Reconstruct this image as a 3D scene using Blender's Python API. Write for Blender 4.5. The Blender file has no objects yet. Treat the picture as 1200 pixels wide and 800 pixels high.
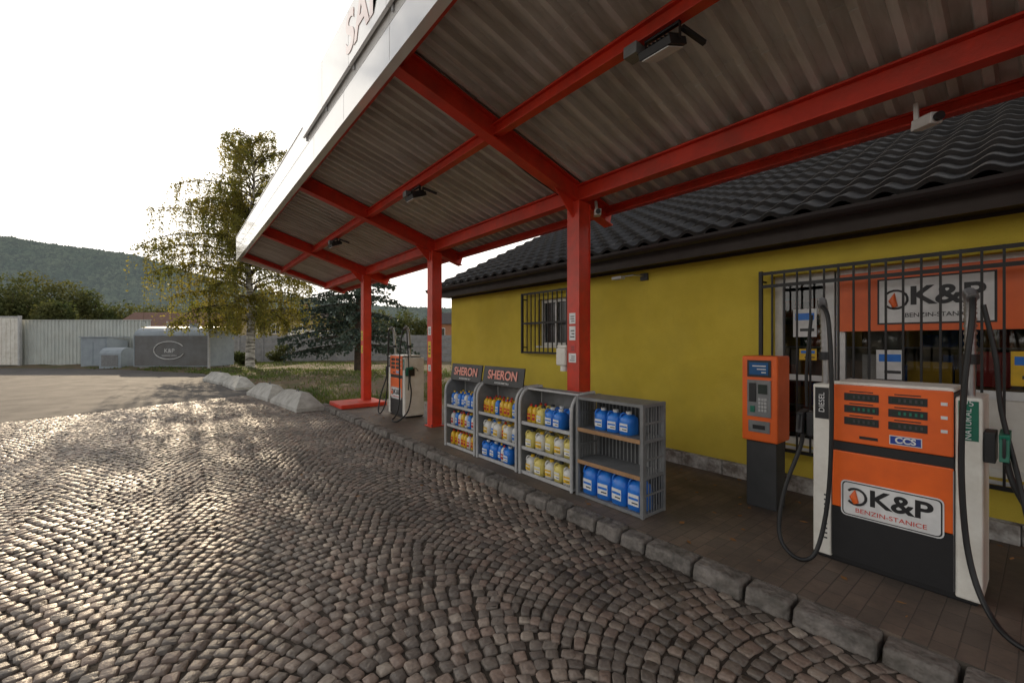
import bpy, math, random
import numpy as np
from mathutils import Vector, Matrix
random.seed(7); rng=np.random.default_rng(7)
S=bpy.context.scene
COL=S.collection
rad=math.radians
A0=rad(38.4)
Fv=Vector((math.sin(A0),math.cos(A0),0)); Rv=Vector((math.cos(A0),-math.sin(A0),0))
def FR(l,t,z=0): return Rv*l+Fv*t+Vector((0,0,z))
# ---------------------------------------------------------------- materials
def pm(name,c1,c2=None,sc=6,rough=.6,bump=0,bsc=60,metal=0,spec=.5,c3=None,dirt=0,dsc=1.2,trans=0,bdist=.01,stretch=None,haze=None,coat=0):
    m=bpy.data.materials.new(name); m.use_nodes=True
    nt=m.node_tree; N=nt.nodes; L=nt.links; N.clear()
    out=N.new('ShaderNodeOutputMaterial'); b=N.new('ShaderNodeBsdfPrincipled')
    tc=N.new('ShaderNodeTexCoord'); co=tc.outputs['Object']
    if stretch:
        mp=N.new('ShaderNodeMapping'); mp.inputs['Scale'].default_value=stretch
        L.new(co,mp.inputs['Vector']); co=mp.outputs[0]
    if c2 is None: c2=tuple(x*.8 for x in c1)
    n=N.new('ShaderNodeTexNoise'); n.inputs['Scale'].default_value=sc; n.inputs['Detail'].default_value=3; n.inputs['Roughness'].default_value=.65
    L.new(co,n.inputs['Vector'])
    r=N.new('ShaderNodeValToRGB'); r.color_ramp.elements[0].position=.35; r.color_ramp.elements[1].position=.65
    r.color_ramp.elements[0].color=(*c1,1); r.color_ramp.elements[1].color=(*c2,1)
    L.new(n.outputs[0],r.inputs[0]); col=r.outputs[0]
    if dirt:
        n2=N.new('ShaderNodeTexNoise'); n2.inputs['Scale'].default_value=dsc; n2.inputs['Detail'].default_value=5; n2.inputs['Roughness'].default_value=.7
        L.new(co,n2.inputs['Vector'])
        r2=N.new('ShaderNodeMapRange'); r2.inputs[1].default_value=.45; r2.inputs[2].default_value=.75; r2.inputs[3].default_value=0; r2.inputs[4].default_value=dirt
        L.new(n2.outputs[0],r2.inputs[0])
        mx=N.new('ShaderNodeMixRGB'); mx.inputs[2].default_value=(*(c3 or (.08,.07,.055)),1)
        L.new(r2.outputs[0],mx.inputs[0]); L.new(col,mx.inputs[1]); col=mx.outputs[0]
    L.new(col,b.inputs['Base Color'])
    rr=N.new('ShaderNodeMapRange'); rr.inputs[3].default_value=max(.02,rough-.08); rr.inputs[4].default_value=min(1,rough+.12)
    L.new(n.outputs[0],rr.inputs[0]); L.new(rr.outputs[0],b.inputs['Roughness'])
    b.inputs['Metallic'].default_value=metal; b.inputs['Specular IOR Level'].default_value=spec; b.inputs['Coat Weight'].default_value=coat; b.inputs['Coat Roughness'].default_value=.06
    if haze:
        b.inputs['Emission Color'].default_value=(*haze,1); b.inputs['Emission Strength'].default_value=1
    if bump:
        nb=N.new('ShaderNodeTexNoise'); nb.inputs['Scale'].default_value=bsc; nb.inputs['Detail'].default_value=2.5
        L.new(co,nb.inputs['Vector'])
        bp=N.new('ShaderNodeBump'); bp.inputs['Strength'].default_value=bump; bp.inputs['Distance'].default_value=bdist
        L.new(nb.outputs[0],bp.inputs['Height']); L.new(bp.outputs[0],b.inputs['Normal'])
    sh=b.outputs[0]
    if trans:
        t=N.new('ShaderNodeBsdfTranslucent'); L.new(col,t.inputs['Color'])
        ms=N.new('ShaderNodeMixShader'); ms.inputs[0].default_value=trans
        L.new(sh,ms.inputs[1]); L.new(t.outputs[0],ms.inputs[2]); sh=ms.outputs[0]
    L.new(sh,out.inputs[0])
    return m
def glassmat(name,tint=.75,base=.0):
    m=bpy.data.materials.new(name); m.use_nodes=True; nt=m.node_tree; N=nt.nodes; L=nt.links; N.clear()
    out=N.new('ShaderNodeOutputMaterial'); t=N.new('ShaderNodeBsdfTransparent'); t.inputs[0].default_value=(tint,tint,tint,1)
    g=N.new('ShaderNodeBsdfGlossy'); g.inputs['Roughness'].default_value=.03
    f=N.new('ShaderNodeFresnel'); f.inputs[0].default_value=1.6
    a=N.new('ShaderNodeMath'); a.operation='ADD'; a.inputs[1].default_value=base; L.new(f.outputs[0],a.inputs[0])
    ms=N.new('ShaderNodeMixShader'); L.new(a.outputs[0],ms.inputs[0]); L.new(t.outputs[0],ms.inputs[1]); L.new(g.outputs[0],ms.inputs[2]); L.new(ms.outputs[0],out.inputs[0])
    return m
M={}
M['red']=pm('red_paint',(.74,.05,.02),(.60,.038,.016),sc=3,rough=.42,bump=.15,bsc=40,dirt=.55,dsc=2.5,c3=(.25,.05,.03))
M['sheet']=pm('corrugated_sheet',(.70,.69,.65),(.54,.53,.49),sc=2.2,rough=.55,bump=.1,bsc=30,dirt=.7,dsc=1.6,c3=(.26,.22,.17),stretch=(.35,2.2,1))
M['fascia']=pm('fascia_white',(.84,.84,.83),(.79,.79,.78),sc=1.5,rough=.2,dirt=.2,c3=(.55,.54,.5),spec=.8,coat=1)
M['signred']=pm('sign_red',(.65,.05,.03),rough=.4)
M['fadered']=pm('faded_red',(.72,.22,.16),(.75,.30,.24),rough=.35)
M['palered']=pm('pale_red',(.80,.50,.44),(.80,.56,.50),sc=2,rough=.2,coat=1)
M['yellow']=pm('yellow_render',(.72,.56,.07),(.64,.49,.055),sc=1.3,rough=.9,bump=.8,bsc=130,dirt=.4,dsc=.8,c3=(.46,.36,.07),bdist=.008)
M['plinth']=pm('plinth',(.62,.60,.57),(.20,.17,.145),sc=7,rough=.9,bump=.8,bsc=25,bdist=.02)
M['tile']=pm('roof_tile',(.022,.019,.018),(.012,.011,.011),sc=5,rough=.6,bump=.3,bsc=70,dirt=.4,dsc=4,c3=(.045,.038,.03),spec=.2)
M['brown']=pm('dark_wood',(.03,.018,.013),rough=.6)
M['gutter']=pm('gutter_metal',(.03,.022,.022),rough=.45,metal=.1)
M['black']=pm('black_plastic',(.018,.018,.02),rough=.45)
M['rubber']=pm('hose_rubber',(.012,.012,.013),rough=.5)
M['bars']=pm('bar_steel',(.015,.014,.014),rough=.5)
M['orange']=pm('orange_panel',(.88,.15,.022),(.82,.13,.018),sc=3,rough=.35,dirt=.3,dsc=3,c3=(.5,.10,.03))
M['white']=pm('white_paint',(.82,.80,.74),(.74,.71,.65),sc=4,rough=.45,dirt=.5,dsc=3,c3=(.44,.39,.30))
M['pvc']=pm('white_pvc',(.80,.80,.79),rough=.4)
M['steel']=pm('steel',(.45,.45,.46),rough=.35,metal=.8)
M['grey']=pm('grey_rack',(.24,.245,.25),(.19,.195,.20),sc=9,rough=.5,metal=.2,dirt=.3)
M['lgrey']=pm('light_grey_frame',(.50,.50,.50),rough=.45)
M['dgrey']=pm('dark_grey',(.05,.052,.055),rough=.55)
M['green']=pm('green_label',(.01,.16,.10),rough=.4)
M['blue']=pm('blue_label',(.02,.06,.35),rough=.4)
M['display']=pm('display',(.03,.045,.04),rough=.15)
M['screen']=pm('screen_blue',(.03,.12,.3),rough=.1)
M['jblue']=pm('jug_blue',(.02,.17,.66),(.03,.22,.72),rough=.3)
M['jyel']=pm('jug_yellow',(.84,.52,.03),rough=.3)
M['jpale']=pm('jug_pale_yellow',(.80,.66,.18),rough=.3)
M['jwhite']=pm('jug_white',(.78,.77,.73),rough=.35)
M['jred']=pm('jug_red',(.6,.04,.03),rough=.35)
M['plate']=pm('label_white',(.8,.8,.8),rough=.4)
M['wood']=pm('shelf_wood',(.42,.24,.12),(.30,.17,.08),rough=.6)
M['concrete']=pm('concrete',(.50,.49,.46),(.38,.37,.34),sc=5,rough=.9,bump=.6,bsc=50,dirt=.6,dsc=2)
M['fence']=pm('fence_concrete',(.34,.34,.35),(.26,.26,.27),sc=3,rough=.9,bump=.4,bsc=20)
M['kerb']=pm('kerb_granite',(.22,.195,.175),(.10,.09,.08),sc=10,rough=.75,bump=1,bsc=16,bdist=.035,dirt=.6,dsc=3)
M['asphalt']=pm('asphalt',(.11,.10,.095),(.08,.074,.07),sc=1.2,rough=.88,bump=.6,bsc=90,dirt=.4,dsc=.4,c3=(.15,.135,.12),spec=.3)
M['joint']=pm('joint_sand',(.075,.058,.042),(.045,.036,.028),sc=12,rough=.95,bump=.8,bsc=80)
M['grass']=pm('grass_ground',(.13,.085,.05),(.075,.085,.028),sc=1.1,rough=.95,bump=.9,bsc=14,bdist=.06,dirt=.6,dsc=1.5,c3=(.15,.085,.05))
M['blade']=pm('grass_blades',(.08,.13,.025),(.14,.16,.04),sc=1,rough=.6,trans=.35)
M['leafl']=pm('fallen_leaf',(.34,.16,.05),(.20,.10,.035),sc=5,rough=.7,trans=.2)
M['birchleaf']=pm('birch_leaf',(.14,.155,.025),(.28,.23,.04),sc=.8,rough=.5,trans=.62)
M['spruce']=pm('spruce_needle',(.035,.06,.045),(.065,.095,.07),sc=1.5,rough=.6,trans=.2)
M['bark']=pm('bark_brown',(.08,.055,.04),(.04,.03,.022),sc=6,rough=.9,bump=.8,bsc=20)
M['birchbark']=pm('birch_bark',(.62,.60,.55),(.06,.05,.045),sc=3,rough=.8,bump=.5,bsc=12,stretch=(.6,.6,2.5))
M['forest']=pm('forest_leaf',(.05,.075,.022),(.12,.12,.035),sc=.12,rough=.8,trans=.4)
M['hill']=pm('hill_forest',(.045,.07,.04),(.10,.12,.07),sc=.02,rough=1,spec=.1,haze=(.075,.085,.088))  # aerial haze put into the surface as a faint emission
M['corr']=pm('painted_sheet',(.55,.58,.55),(.48,.51,.49),sc=1,rough=.5,dirt=.3,c3=(.3,.28,.24))
M['tank']=pm('tank_front',(.17,.175,.18),(.13,.13,.13),sc=1.5,rough=.5,dirt=.4,c3=(.12,.09,.07))
M['tankgrey']=pm('tank_grey',(.32,.37,.41),(.26,.30,.34),sc=2,rough=.45)
M['tan']=pm('tan_render',(.42,.34,.2),rough=.9)
M['orangewall']=pm('orange_render',(.42,.2,.11),rough=.9)
M['roofred']=pm('roof_red',(.17,.09,.065),rough=.8)
M['roofdark']=pm('roof_dark',(.09,.08,.08),rough=.8,spec=.2)
M['wdark']=pm('window_dark',(.02,.022,.025),rough=.15)
M['stickery']=pm('sticker_yellow',(.75,.5,.03),rough=.5)
M['glass']=glassmat('window_glass')
M['interior']=pm('interior_wall',(.45,.41,.35),rough=.9)
M['lens']=pm('lamp_lens',(.85,.86,.86),rough=.15)
def paver():
    m=bpy.data.materials.new('paver'); m.use_nodes=True; nt=m.node_tree; N=nt.nodes; L=nt.links
    b=N['Principled BSDF']; tc=N.new('ShaderNodeTexCoord')
    br=N.new('ShaderNodeTexBrick'); br.inputs['Scale'].default_value=1; br.inputs['Brick Width'].default_value=.2; br.inputs['Row Height'].default_value=.1
    br.inputs['Mortar Size'].default_value=.004; br.inputs['Mortar Smooth'].default_value=.6
    br.inputs['Color1'].default_value=(.20,.145,.11,1); br.inputs['Color2'].default_value=(.13,.105,.085,1); br.inputs['Mortar'].default_value=(.06,.05,.04,1)
    L.new(tc.outputs['Object'],br.inputs['Vector'])
    n=N.new('ShaderNodeTexNoise'); n.inputs['Scale'].default_value=1.3; n.inputs['Detail'].default_value=6; n.inputs['Roughness'].default_value=.75; L.new(tc.outputs['Object'],n.inputs['Vector'])
    r=N.new('ShaderNodeMapRange'); r.inputs[1].default_value=.38; r.inputs[2].default_value=.60; r.inputs[3].default_value=.1; r.inputs[4].default_value=.92; L.new(n.outputs[0],r.inputs[0])
    mx=N.new('ShaderNodeMixRGB'); mx.inputs[2].default_value=(.085,.068,.055,1); L.new(r.outputs[0],mx.inputs[0]); L.new(br.outputs[0],mx.inputs[1]); L.new(mx.outputs[0],b.inputs['Base Color'])
    b.inputs['Roughness'].default_value=.7
    bp=N.new('ShaderNodeBump'); bp.inputs['Strength'].default_value=.5; bp.inputs['Distance'].default_value=.006; bp.invert=True
    n3=N.new('ShaderNodeTexNoise'); n3.inputs['Scale'].default_value=60; L.new(tc.outputs['Object'],n3.inputs['Vector'])
    ad=N.new('ShaderNodeMath'); ad.operation='ADD'; L.new(br.outputs['Fac'],ad.inputs[0]); L.new(n3.outputs[0],ad.inputs[1])
    L.new(ad.outputs[0],bp.inputs['Height']); L.new(bp.outputs[0],b.inputs['Normal']); return m
M['paver']=paver()
def stone():
    m=bpy.data.materials.new('cobble_stone'); m.use_nodes=True; nt=m.node_tree; N=nt.nodes; L=nt.links
    b=N['Principled BSDF']; at=N.new('ShaderNodeAttribute'); at.attribute_name='tint'
    r=N.new('ShaderNodeValToRGB'); e=r.color_ramp.elements; e[0].color=(.12,.098,.083,1); e[1].color=(.31,.262,.215,1)
    k=e.new(.35); k.color=(.175,.147,.123,1); k=e.new(.75); k.color=(.235,.168,.133,1)
    L.new(at.outputs['Fac'],r.inputs[0])
    tc=N.new('ShaderNodeTexCoord'); n=N.new('ShaderNodeTexNoise'); n.inputs['Scale'].default_value=45; n.inputs['Detail'].default_value=3; L.new(tc.outputs['Object'],n.inputs['Vector'])
    mr=N.new('ShaderNodeMapRange'); mr.inputs[3].default_value=.5; mr.inputs[4].default_value=1.4; L.new(n.outputs[0],mr.inputs[0])
    mx=N.new('ShaderNodeVectorMath'); mx.operation='SCALE'; L.new(r.outputs[0],mx.inputs[0]); L.new(mr.outputs[0],mx.inputs['Scale'])
    n2=N.new('ShaderNodeTexNoise'); n2.inputs['Scale'].default_value=.8; n2.inputs['Detail'].default_value=5; L.new(tc.outputs['Object'],n2.inputs['Vector'])
    m2=N.new('ShaderNodeMapRange'); m2.inputs[1].default_value=.35; m2.inputs[2].default_value=.7; m2.inputs[3].default_value=1.2; m2.inputs[4].default_value=.55; L.new(n2.outputs[0],m2.inputs[0])
    mx2=N.new('ShaderNodeVectorMath'); mx2.operation='SCALE'; L.new(mx.outputs[0],mx2.inputs[0]); L.new(m2.outputs[0],mx2.inputs['Scale'])
    L.new(mx2.outputs[0],b.inputs['Base Color'])
    m3=N.new('ShaderNodeMapRange'); m3.inputs[3].default_value=.33; m3.inputs[4].default_value=.62; L.new(n.outputs[0],m3.inputs[0]); L.new(m3.outputs[0],b.inputs['Roughness'])
    b.inputs['Specular IOR Level'].default_value=.5
    bp=N.new('ShaderNodeBump'); bp.inputs['Strength'].default_value=.9; bp.inputs['Distance'].default_value=.008; L.new(n.outputs[0],bp.inputs['Height']); L.new(bp.outputs[0],b.inputs['Normal'])
    return m
M['stone']=stone()
# ---------------------------------------------------------------- mesh builder
class MB:
    def __init__(s): s.v=[];s.f=[];s.mi=[];s.sm=[];s.mats=[]
    def m(s,k):
        if k not in s.mats: s.mats.append(k)
        return s.mats.index(k)
    def add(s,vs,fs,k,sm=False):
        o=len(s.v); s.v+= [tuple(a) for a in vs]; i=s.m(k)
        for f in fs: s.f.append([o+j for j in f]); s.mi.append(i); s.sm.append(sm)
    def box(s,x0,x1,y0,y1,z0,z1,k):
        x0,x1=min(x0,x1),max(x0,x1);y0,y1=min(y0,y1),max(y0,y1);z0,z1=min(z0,z1),max(z0,z1)
        s.add([(x0,y0,z0),(x1,y0,z0),(x1,y1,z0),(x0,y1,z0),(x0,y0,z1),(x1,y0,z1),(x1,y1,z1),(x0,y1,z1)],
          [(0,3,2,1),(4,5,6,7),(0,1,5,4),(1,2,6,5),(2,3,7,6),(3,0,4,7)],k)
    def beam(s,p0,p1,w,h,k,up=(0,0,1),dz=0):
        p0=Vector(p0);p1=Vector(p1);d=(p1-p0).normalized();side=d.cross(Vector(up)).normalized();u=side.cross(d)
        vs=[]
        for p in (p0,p1):
            p=p+u*dz
            for a,b in ((-1,-1),(1,-1),(1,1),(-1,1)): vs.append(p+side*a*w/2+u*b*h/2)
        s.add(vs,[(0,1,2,3),(7,6,5,4),(0,4,5,1),(1,5,6,2),(2,6,7,3),(3,7,4,0)],k)
    def ibeam(s,p0,p1,w,h,k):
        s.beam(p0,p1,w*.22,h-.03,k); s.beam(p0,p1,w,.018,k,dz=h/2-.009); s.beam(p0,p1,w,.018,k,dz=-h/2+.009)
    def tube(s,pts,r,k,seg=8,cap=True):
        pts=[Vector(p) for p in pts]; n=len(pts); rs=r if isinstance(r,(list,tuple)) else [r]*n
        o=[]; prev=None
        for i,p in enumerate(pts):
            d=(pts[min(i+1,n-1)]-pts[max(i-1,0)]); d=d.normalized() if d.length>1e-9 else Vector((0,0,1))
            if prev is None:
                a=Vector((1,0,0)) if abs(d.x)<.8 else Vector((0,1,0)); u=d.cross(a).normalized()
            else:
                u=prev-d*prev.dot(d); u=u.normalized() if u.length>1e-6 else d.orthogonal().normalized()
            prev=u; w=d.cross(u)
            for j in range(seg):
                t=2*math.pi*j/seg; o.append(p+u*math.cos(t)*rs[i]+w*math.sin(t)*rs[i])
        fs=[(i*seg+j,i*seg+(j+1)%seg,(i+1)*seg+(j+1)%seg,(i+1)*seg+j) for i in range(n-1) for j in range(seg)]
        s.add(o,fs,k,True)
        if cap: s.add(o[:seg],[tuple(range(seg))[::-1]],k); s.add(o[-seg:],[tuple(range(seg))],k)
    def prism(s,prof,y0,y1,k,axis='y'):
        n=len(prof)
        if axis=='y': vs=[(a,y0,b) for a,b in prof]+[(a,y1,b) for a,b in prof]
        elif axis=='x': vs=[(y0,a,b) for a,b in prof]+[(y1,a,b) for a,b in prof]
        else: vs=[(a,b,y0) for a,b in prof]+[(a,b,y1) for a,b in prof]
        s.add(vs,[tuple(range(n)),tuple(range(2*n-1,n-1,-1))]+[(i,i+n,(i+1)%n+n,(i+1)%n) for i in range(n)],k)
    def obj(s,name,parent=None,bevel=0,fix=True):
        me=bpy.data.meshes.new(name); me.from_pydata(s.v,[],s.f)
        for k in s.mats: me.materials.append(M[k])
        me.polygons.foreach_set('material_index',s.mi); me.polygons.foreach_set('use_smooth',s.sm); me.update()
        if fix:
            import bmesh
            bm=bmesh.new(); bm.from_mesh(me); bmesh.ops.recalc_face_normals(bm,faces=bm.faces); bm.to_mesh(me); bm.free()
        o=bpy.data.objects.new(name,me); COL.objects.link(o)
        if parent: par(o,parent)
        if bevel:
            b=o.modifiers.new('bev','BEVEL'); b.width=bevel; b.segments=2; b.limit_method='ANGLE'; b.angle_limit=rad(40)
        return o
def par(o,p): 
    o.parent=p
    if not p.get('local'): o.matrix_parent_inverse=Matrix.Translation(p.location).inverted()
def empty(name,loc=(0,0,0),rotz=None):
    e=bpy.data.objects.new(name,None); e.location=loc; e.empty_display_size=.2; COL.objects.link(e)
    if rotz is not None: e.rotation_euler=(0,0,rotz); e['local']=1
    return e
def text(t,loc,size,k,parent,name='lettering',rot=(90,0,-90),sx=1,ext=.002,bold=0):
    c=bpy.data.curves.new(name,'FONT'); c.body=t; c.size=size; c.align_x='CENTER'; c.align_y='CENTER'; c.extrude=ext; c.offset=bold
    c.materials.append(M[k]); o=bpy.data.objects.new(name,c); COL.objects.link(o)
    o.location=loc; o.rotation_euler=tuple(rad(a) for a in rot); o.scale=(sx,1,1); par(o,parent); return o
def smoothpts(pts,n=6):
    P=[Vector(p) for p in pts]; P=[P[0]]+P+[P[-1]]; out=[]
    for i in range(1,len(P)-2):
        for j in range(n):
            t=j/n; a,b,c,d=P[i-1],P[i],P[i+1],P[i+2]
            out.append(.5*((2*b)+(c-a)*t+(2*a-5*b+4*c-d)*t*t+(3*b-a-3*c+d)*t**3))
    out.append(P[-2]); return out
def npmesh(name,V,Fc,k,smooth=False,parent=None):
    me=bpy.data.meshes.new(name); q=Fc.shape[1]
    me.vertices.add(len(V)); me.vertices.foreach_set('co',V.astype(np.float32).ravel())
    me.loops.add(Fc.size); me.loops.foreach_set('vertex_index',Fc.astype(np.int32).ravel())
    me.polygons.add(len(Fc)); me.polygons.foreach_set('loop_start',np.arange(0,Fc.size,q,dtype=np.int32)); me.polygons.foreach_set('loop_total',np.full(len(Fc),q,dtype=np.int32))
    me.update(calc_edges=True); me.polygons.foreach_set('use_smooth',np.full(len(Fc),smooth))
    me.materials.append(M[k]); o=bpy.data.objects.new(name,me); COL.objects.link(o)
    if parent: par(o,parent)
    return o
def leafquads(P,size,vert=0.0,jit=.4):
    n=len(P); a=rng.normal(size=(n,3)); a[:,2]-=vert; a/=np.linalg.norm(a,axis=1)[:,None]
    b=rng.normal(size=(n,3)); b-=a*(a*b).sum(1)[:,None]; b/=np.linalg.norm(b,axis=1)[:,None]
    s=size*(1+jit*rng.uniform(-1,1,n))[:,None]
    V=np.stack([P-a*s*.5,P+b*s*.32,P+a*s*.5,P-b*s*.32],1).reshape(-1,3)
    F=np.arange(4*n).reshape(-1,4); return V,F
# ---------------------------------------------------------------- ground
g=MB(); g.add([(-2500,-2500,-.03),(2500,-2500,-.03),(2500,2500,-.03),(-2500,2500,-.03)],[(0,1,2,3)],'grass'); g.obj('ground',fix=False)
g=MB(); pts=[(-9,10.8),(2.0,16.0),(1.9,20),(1.2,28),(-3,36),(-9,42),(-60,55),(-60,-40),(30,-40),(30,-8),(-9,-8)]
g.add([(x,y,-.008) for x,y in pts],[tuple(range(len(pts)))[::-1]],'asphalt'); g.obj('asphalt_road')
g=MB(); pts=[(-9,-8),(2.98,-8),(2.98,12),(2.2,16.1),(-9,10.8)]
g.add([(x,y,-.014) for x,y in pts],[tuple(range(5))],'joint'); jo=g.obj('cobblestone_bedding')
def cobbles():
    W=1.40; d=.090; half=rad(43); R=W/2/math.sin(half); ns=18
    C=[];
    for ci in range(-8,4):
        xc=ci*W+1.0; off=(ci%2)*.05
        for n in range(-90,205):
            ph=random.uniform(-.3,.3)
            for k in range(ns):
                th=-half+(k+.5+random.uniform(-.14,.14)+(.22 if n%2 else -.22)+ph*.3)*2*half/ns
                x=xc+R*math.sin(th); y=n*d+off+R*math.cos(th)-R+random.gauss(0,.004)
                if x<-9 or x>2.93 or y<-6: continue
                if y>13.7+(x+2.86)*.476-.06: continue
                if y>12 and x>2.93-(y-12)*.19: continue
                C.append((x,y,th,R*2*half/ns/2*random.uniform(.78,.96),d*math.cos(th)/2*random.uniform(.80,.96)))
    C=np.array(C); n=len(C)
    base=np.array([(-1,-.72),(-.76,-1),(.76,-1),(1,-.72),(1,.72),(.76,1),(-.76,1),(-1,.72)])
    x=C[:,0];y=C[:,1];th=-C[:,2]+rng.normal(0,.08,n)
    und=.010*np.sin(x*1.3+y*.5)+.008*np.sin(y*1.1-x*.7+1)
    hj=rng.normal(0,.002,n)
    tx=rng.normal(0,.05,n); ty=rng.normal(0,.05,n)
    rings=[]
    for sc,z in ((1.0,-.018),(.95,-.003),(.80,.001)):
        p=base[None]*sc*np.stack([C[:,3],C[:,4]],1)[:,None,:]
        p=p+rng.normal(0,.0034,p.shape)
        zz=z+tx[:,None]*p[:,:,0]+ty[:,None]*p[:,:,1]+(und*.5+hj)[:,None]
        if z>0: zz=zz+rng.normal(0,.0014,zz.shape)
        c,s_=np.cos(th)[:,None],np.sin(th)[:,None]
        rings.append(np.stack([x[:,None]+p[:,:,0]*c-p[:,:,1]*s_,y[:,None]+p[:,:,0]*s_+p[:,:,1]*c,zz],-1))
    V=np.concatenate(rings,1).reshape(-1,3)
    q=[]
    for r in range(2):
        for j in range(8): q.append((r*8+j,r*8+(j+1)%8,(r+1)*8+(j+1)%8,(r+1)*8+j))
    q+= [(16,17,18,19),(16,19,20,23),(20,21,22,23)]
    q=np.array(q); Fc=(np.arange(n)[:,None,None]*24+q[None]).reshape(-1,4)
    o=npmesh('cobblestone_paving',V,Fc,'stone',True)
    a=o.data.attributes.new('tint','FLOAT','POINT'); a.data.foreach_set('value',np.repeat(rng.uniform(0,1,n),24).astype(np.float32))
cobbles()
g=MB(); g.box(3.10,5.24,-5,11.35,-.03,.097,'paver'); g.obj('pavement')
g=MB(); y=-5
while y<11.3:
    l=random.uniform(.24,.48); j=random.uniform(-.022,.014); h=.10+random.uniform(-.014,.006); j2=j+random.uniform(-.012,.012)
    a,b=y+.008,y+l-.008
    g.add([(2.935+j,a,-.03),(3.115,a,-.03),(3.115,b,-.03),(2.935+j2,b,-.03),(2.955+j,a+.006,h),(3.115,a,h+.003),(3.115,b,h-.002),(2.955+j2,b-.006,h-.004)],[(0,3,2,1),(4,5,6,7),(0,1,5,4),(1,2,6,5),(2,3,7,6),(3,0,4,7)],'kerb'); y+=l
for i in range(5): g.box(3.12+i*.42,3.53+i*.42,11.36,11.5,-.03,.10,'kerb')
g.obj('kerb',bevel=.022)
def edge(y):
    if y<11.55: return 5.3
    return float(np.interp(y,[11.5,12,16,20,28,36,42,60],[3.0,2.98,2.2,1.9,1.2,-3,-9,-30]))
def vz(x,y): 
    e=edge(y); k=min(1,max(0,(x-e)/.8)); return -.012+k*(.07+.05*math.sin(x*.9+y*.6)+.04*math.sin(y*1.7-x*1.3))
V=[];ys=np.concatenate([np.arange(9.2,11.5,.3),np.arange(11.56,44,.3)]); nx=70
for yy in ys:
    e=edge(yy)
    for i in range(nx):
        x=e+(i/(nx-1))**2*(45-e); V.append((x,yy,vz(x,yy)+random.uniform(-.012,.012)))
V=np.array(V); F=[(r*nx+i,r*nx+i+1,(r+1)*nx+i+1,(r+1)*nx+i) for r in range(len(ys)-1) for i in range(nx-1)]
npmesh('grass_verge',V,np.array(F),'grass',True)
n=34000; yy=11.6+rng.uniform(0,1,n)**1.4*26; ex=np.array([edge(a) for a in yy]); xx=ex+.05+rng.uniform(0,1,n)**1.2*13
patch=np.sin(xx*1.1+2)*np.sin(yy*.8)+np.sin(xx*.4+yy*.5); keep=patch+rng.normal(0,.5,n)>0
xx=xx[keep];yy=yy[keep]; n=len(xx); zz=np.array([vz(a,b) for a,b in zip(xx,yy)])
a=rng.uniform(0,6.28,n); h=rng.uniform(.04,.14,n); w=.012+.0008*yy
V=np.stack([np.stack([xx-np.cos(a)*w,yy-np.sin(a)*w,zz-.02],1),np.stack([xx+np.cos(a)*w,yy+np.sin(a)*w,zz-.02],1),np.stack([xx+rng.normal(0,.05,n),yy+rng.normal(0,.05,n),zz+h],1)],1).reshape(-1,3)
npmesh('grass',V,np.arange(3*n).reshape(-1,3),'blade')
P=[]
for i in range(5500):
    y=random.uniform(11.8,34); x=edge(y)+random.random()**1.3*14; P.append((x,y,vz(x,y)+.02))
for i in range(420):
    y=random.uniform(-1,11.2); x=random.choice([random.uniform(3.15,5.15),5.15-abs(random.gauss(0,.25))]); x=max(3.15,x); P.append((x,y,.106))
for i in range(130):
    y=random.uniform(4,15); x=2.9-random.random()**2*3; P.append((x,y,.012))
P=np.array(P); n=len(P); V,F=leafquads(P,.06); V=V.reshape(n,4,3); V[:,:,2]=P[:,None,2]+(V[:,:,2]-P[:,None,2])*.2; V=V.reshape(-1,3)
npmesh('fallen_leaves',V,F,'leafl')
for (x0,y0,x1,y1) in [(2.62,11.2,2.42,13.5),(2.4,13.75,2.15,16.0),(2.0,17.6,1.8,20.0),(1.72,20.4,1.3,23.0)]:
    L_=math.hypot(x1-x0,y1-y0); e=empty('concrete_barrier_block',((x0+x1)/2,(y0+y1)/2,-.01),-math.atan2(x1-x0,y1-y0))
    g=MB(); hw=.33; a=L_/2
    vs=[(-hw,-a,0),(hw,-a,0),(hw,a,0),(-hw,a,0),(-hw,-a,.1),(hw,-a,.1),(hw,a,.1),(-hw,a,.1),(-.09,-a+.42,.42),(.09,-a+.42,.42),(.09,a-.42,.40),(-.09,a-.42,.40)]
    fs=[(3,2,1,0),(0,1,5,4),(1,2,6,5),(2,3,7,6),(3,0,4,7),(4,5,9,8),(5,6,10,9),(6,7,11,10),(7,4,8,11),(8,9,10,11)]
    g.add(vs,fs,'concrete'); g.tube([(0,-.25,.39),(0,-.2,.47),(0,-.12,.47),(0,-.07,.39)],.012,'dgrey'); g.obj('block',e,bevel=.02)
# ---------------------------------------------------------------- building
B=empty('petrol_station_building',(8,2,0))
WX=5.22; Y0,Y1=-5.0,8.92; WT=2.80
g=MB()
def wallseg(y0,y1,z0,z1): g.box(WX,WX+.3,y0,y1,z0,z1,'yellow')
wallseg(Y0,-1.7,.27,WT); wallseg(-1.7,1.93,.27,.58); wallseg(-1.7,1.93,2.42,WT); wallseg(1.93,5.08,.27,WT); wallseg(5.08,5.82,.27,1.62); wallseg(5.08,5.82,2.46,WT); wallseg(5.82,Y1,.27,WT)
prof=[(WX+.3,.27),(12.4,.27),(12.4,2.8),(8.85,4.78),(WX+.3,2.95)]
g.prism(prof,Y1-.3,Y1,'yellow'); g.prism(prof,Y0,Y0+.3,'yellow'); g.box(12.1,12.4,Y0+.3,Y1-.3,.27,2.8,'yellow')
g.obj('walls',B,fix=True)
g=MB(); g.box(WX+.015,12.42,Y0,Y1-.02,-.03,.268,'plinth')
y=Y0
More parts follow.
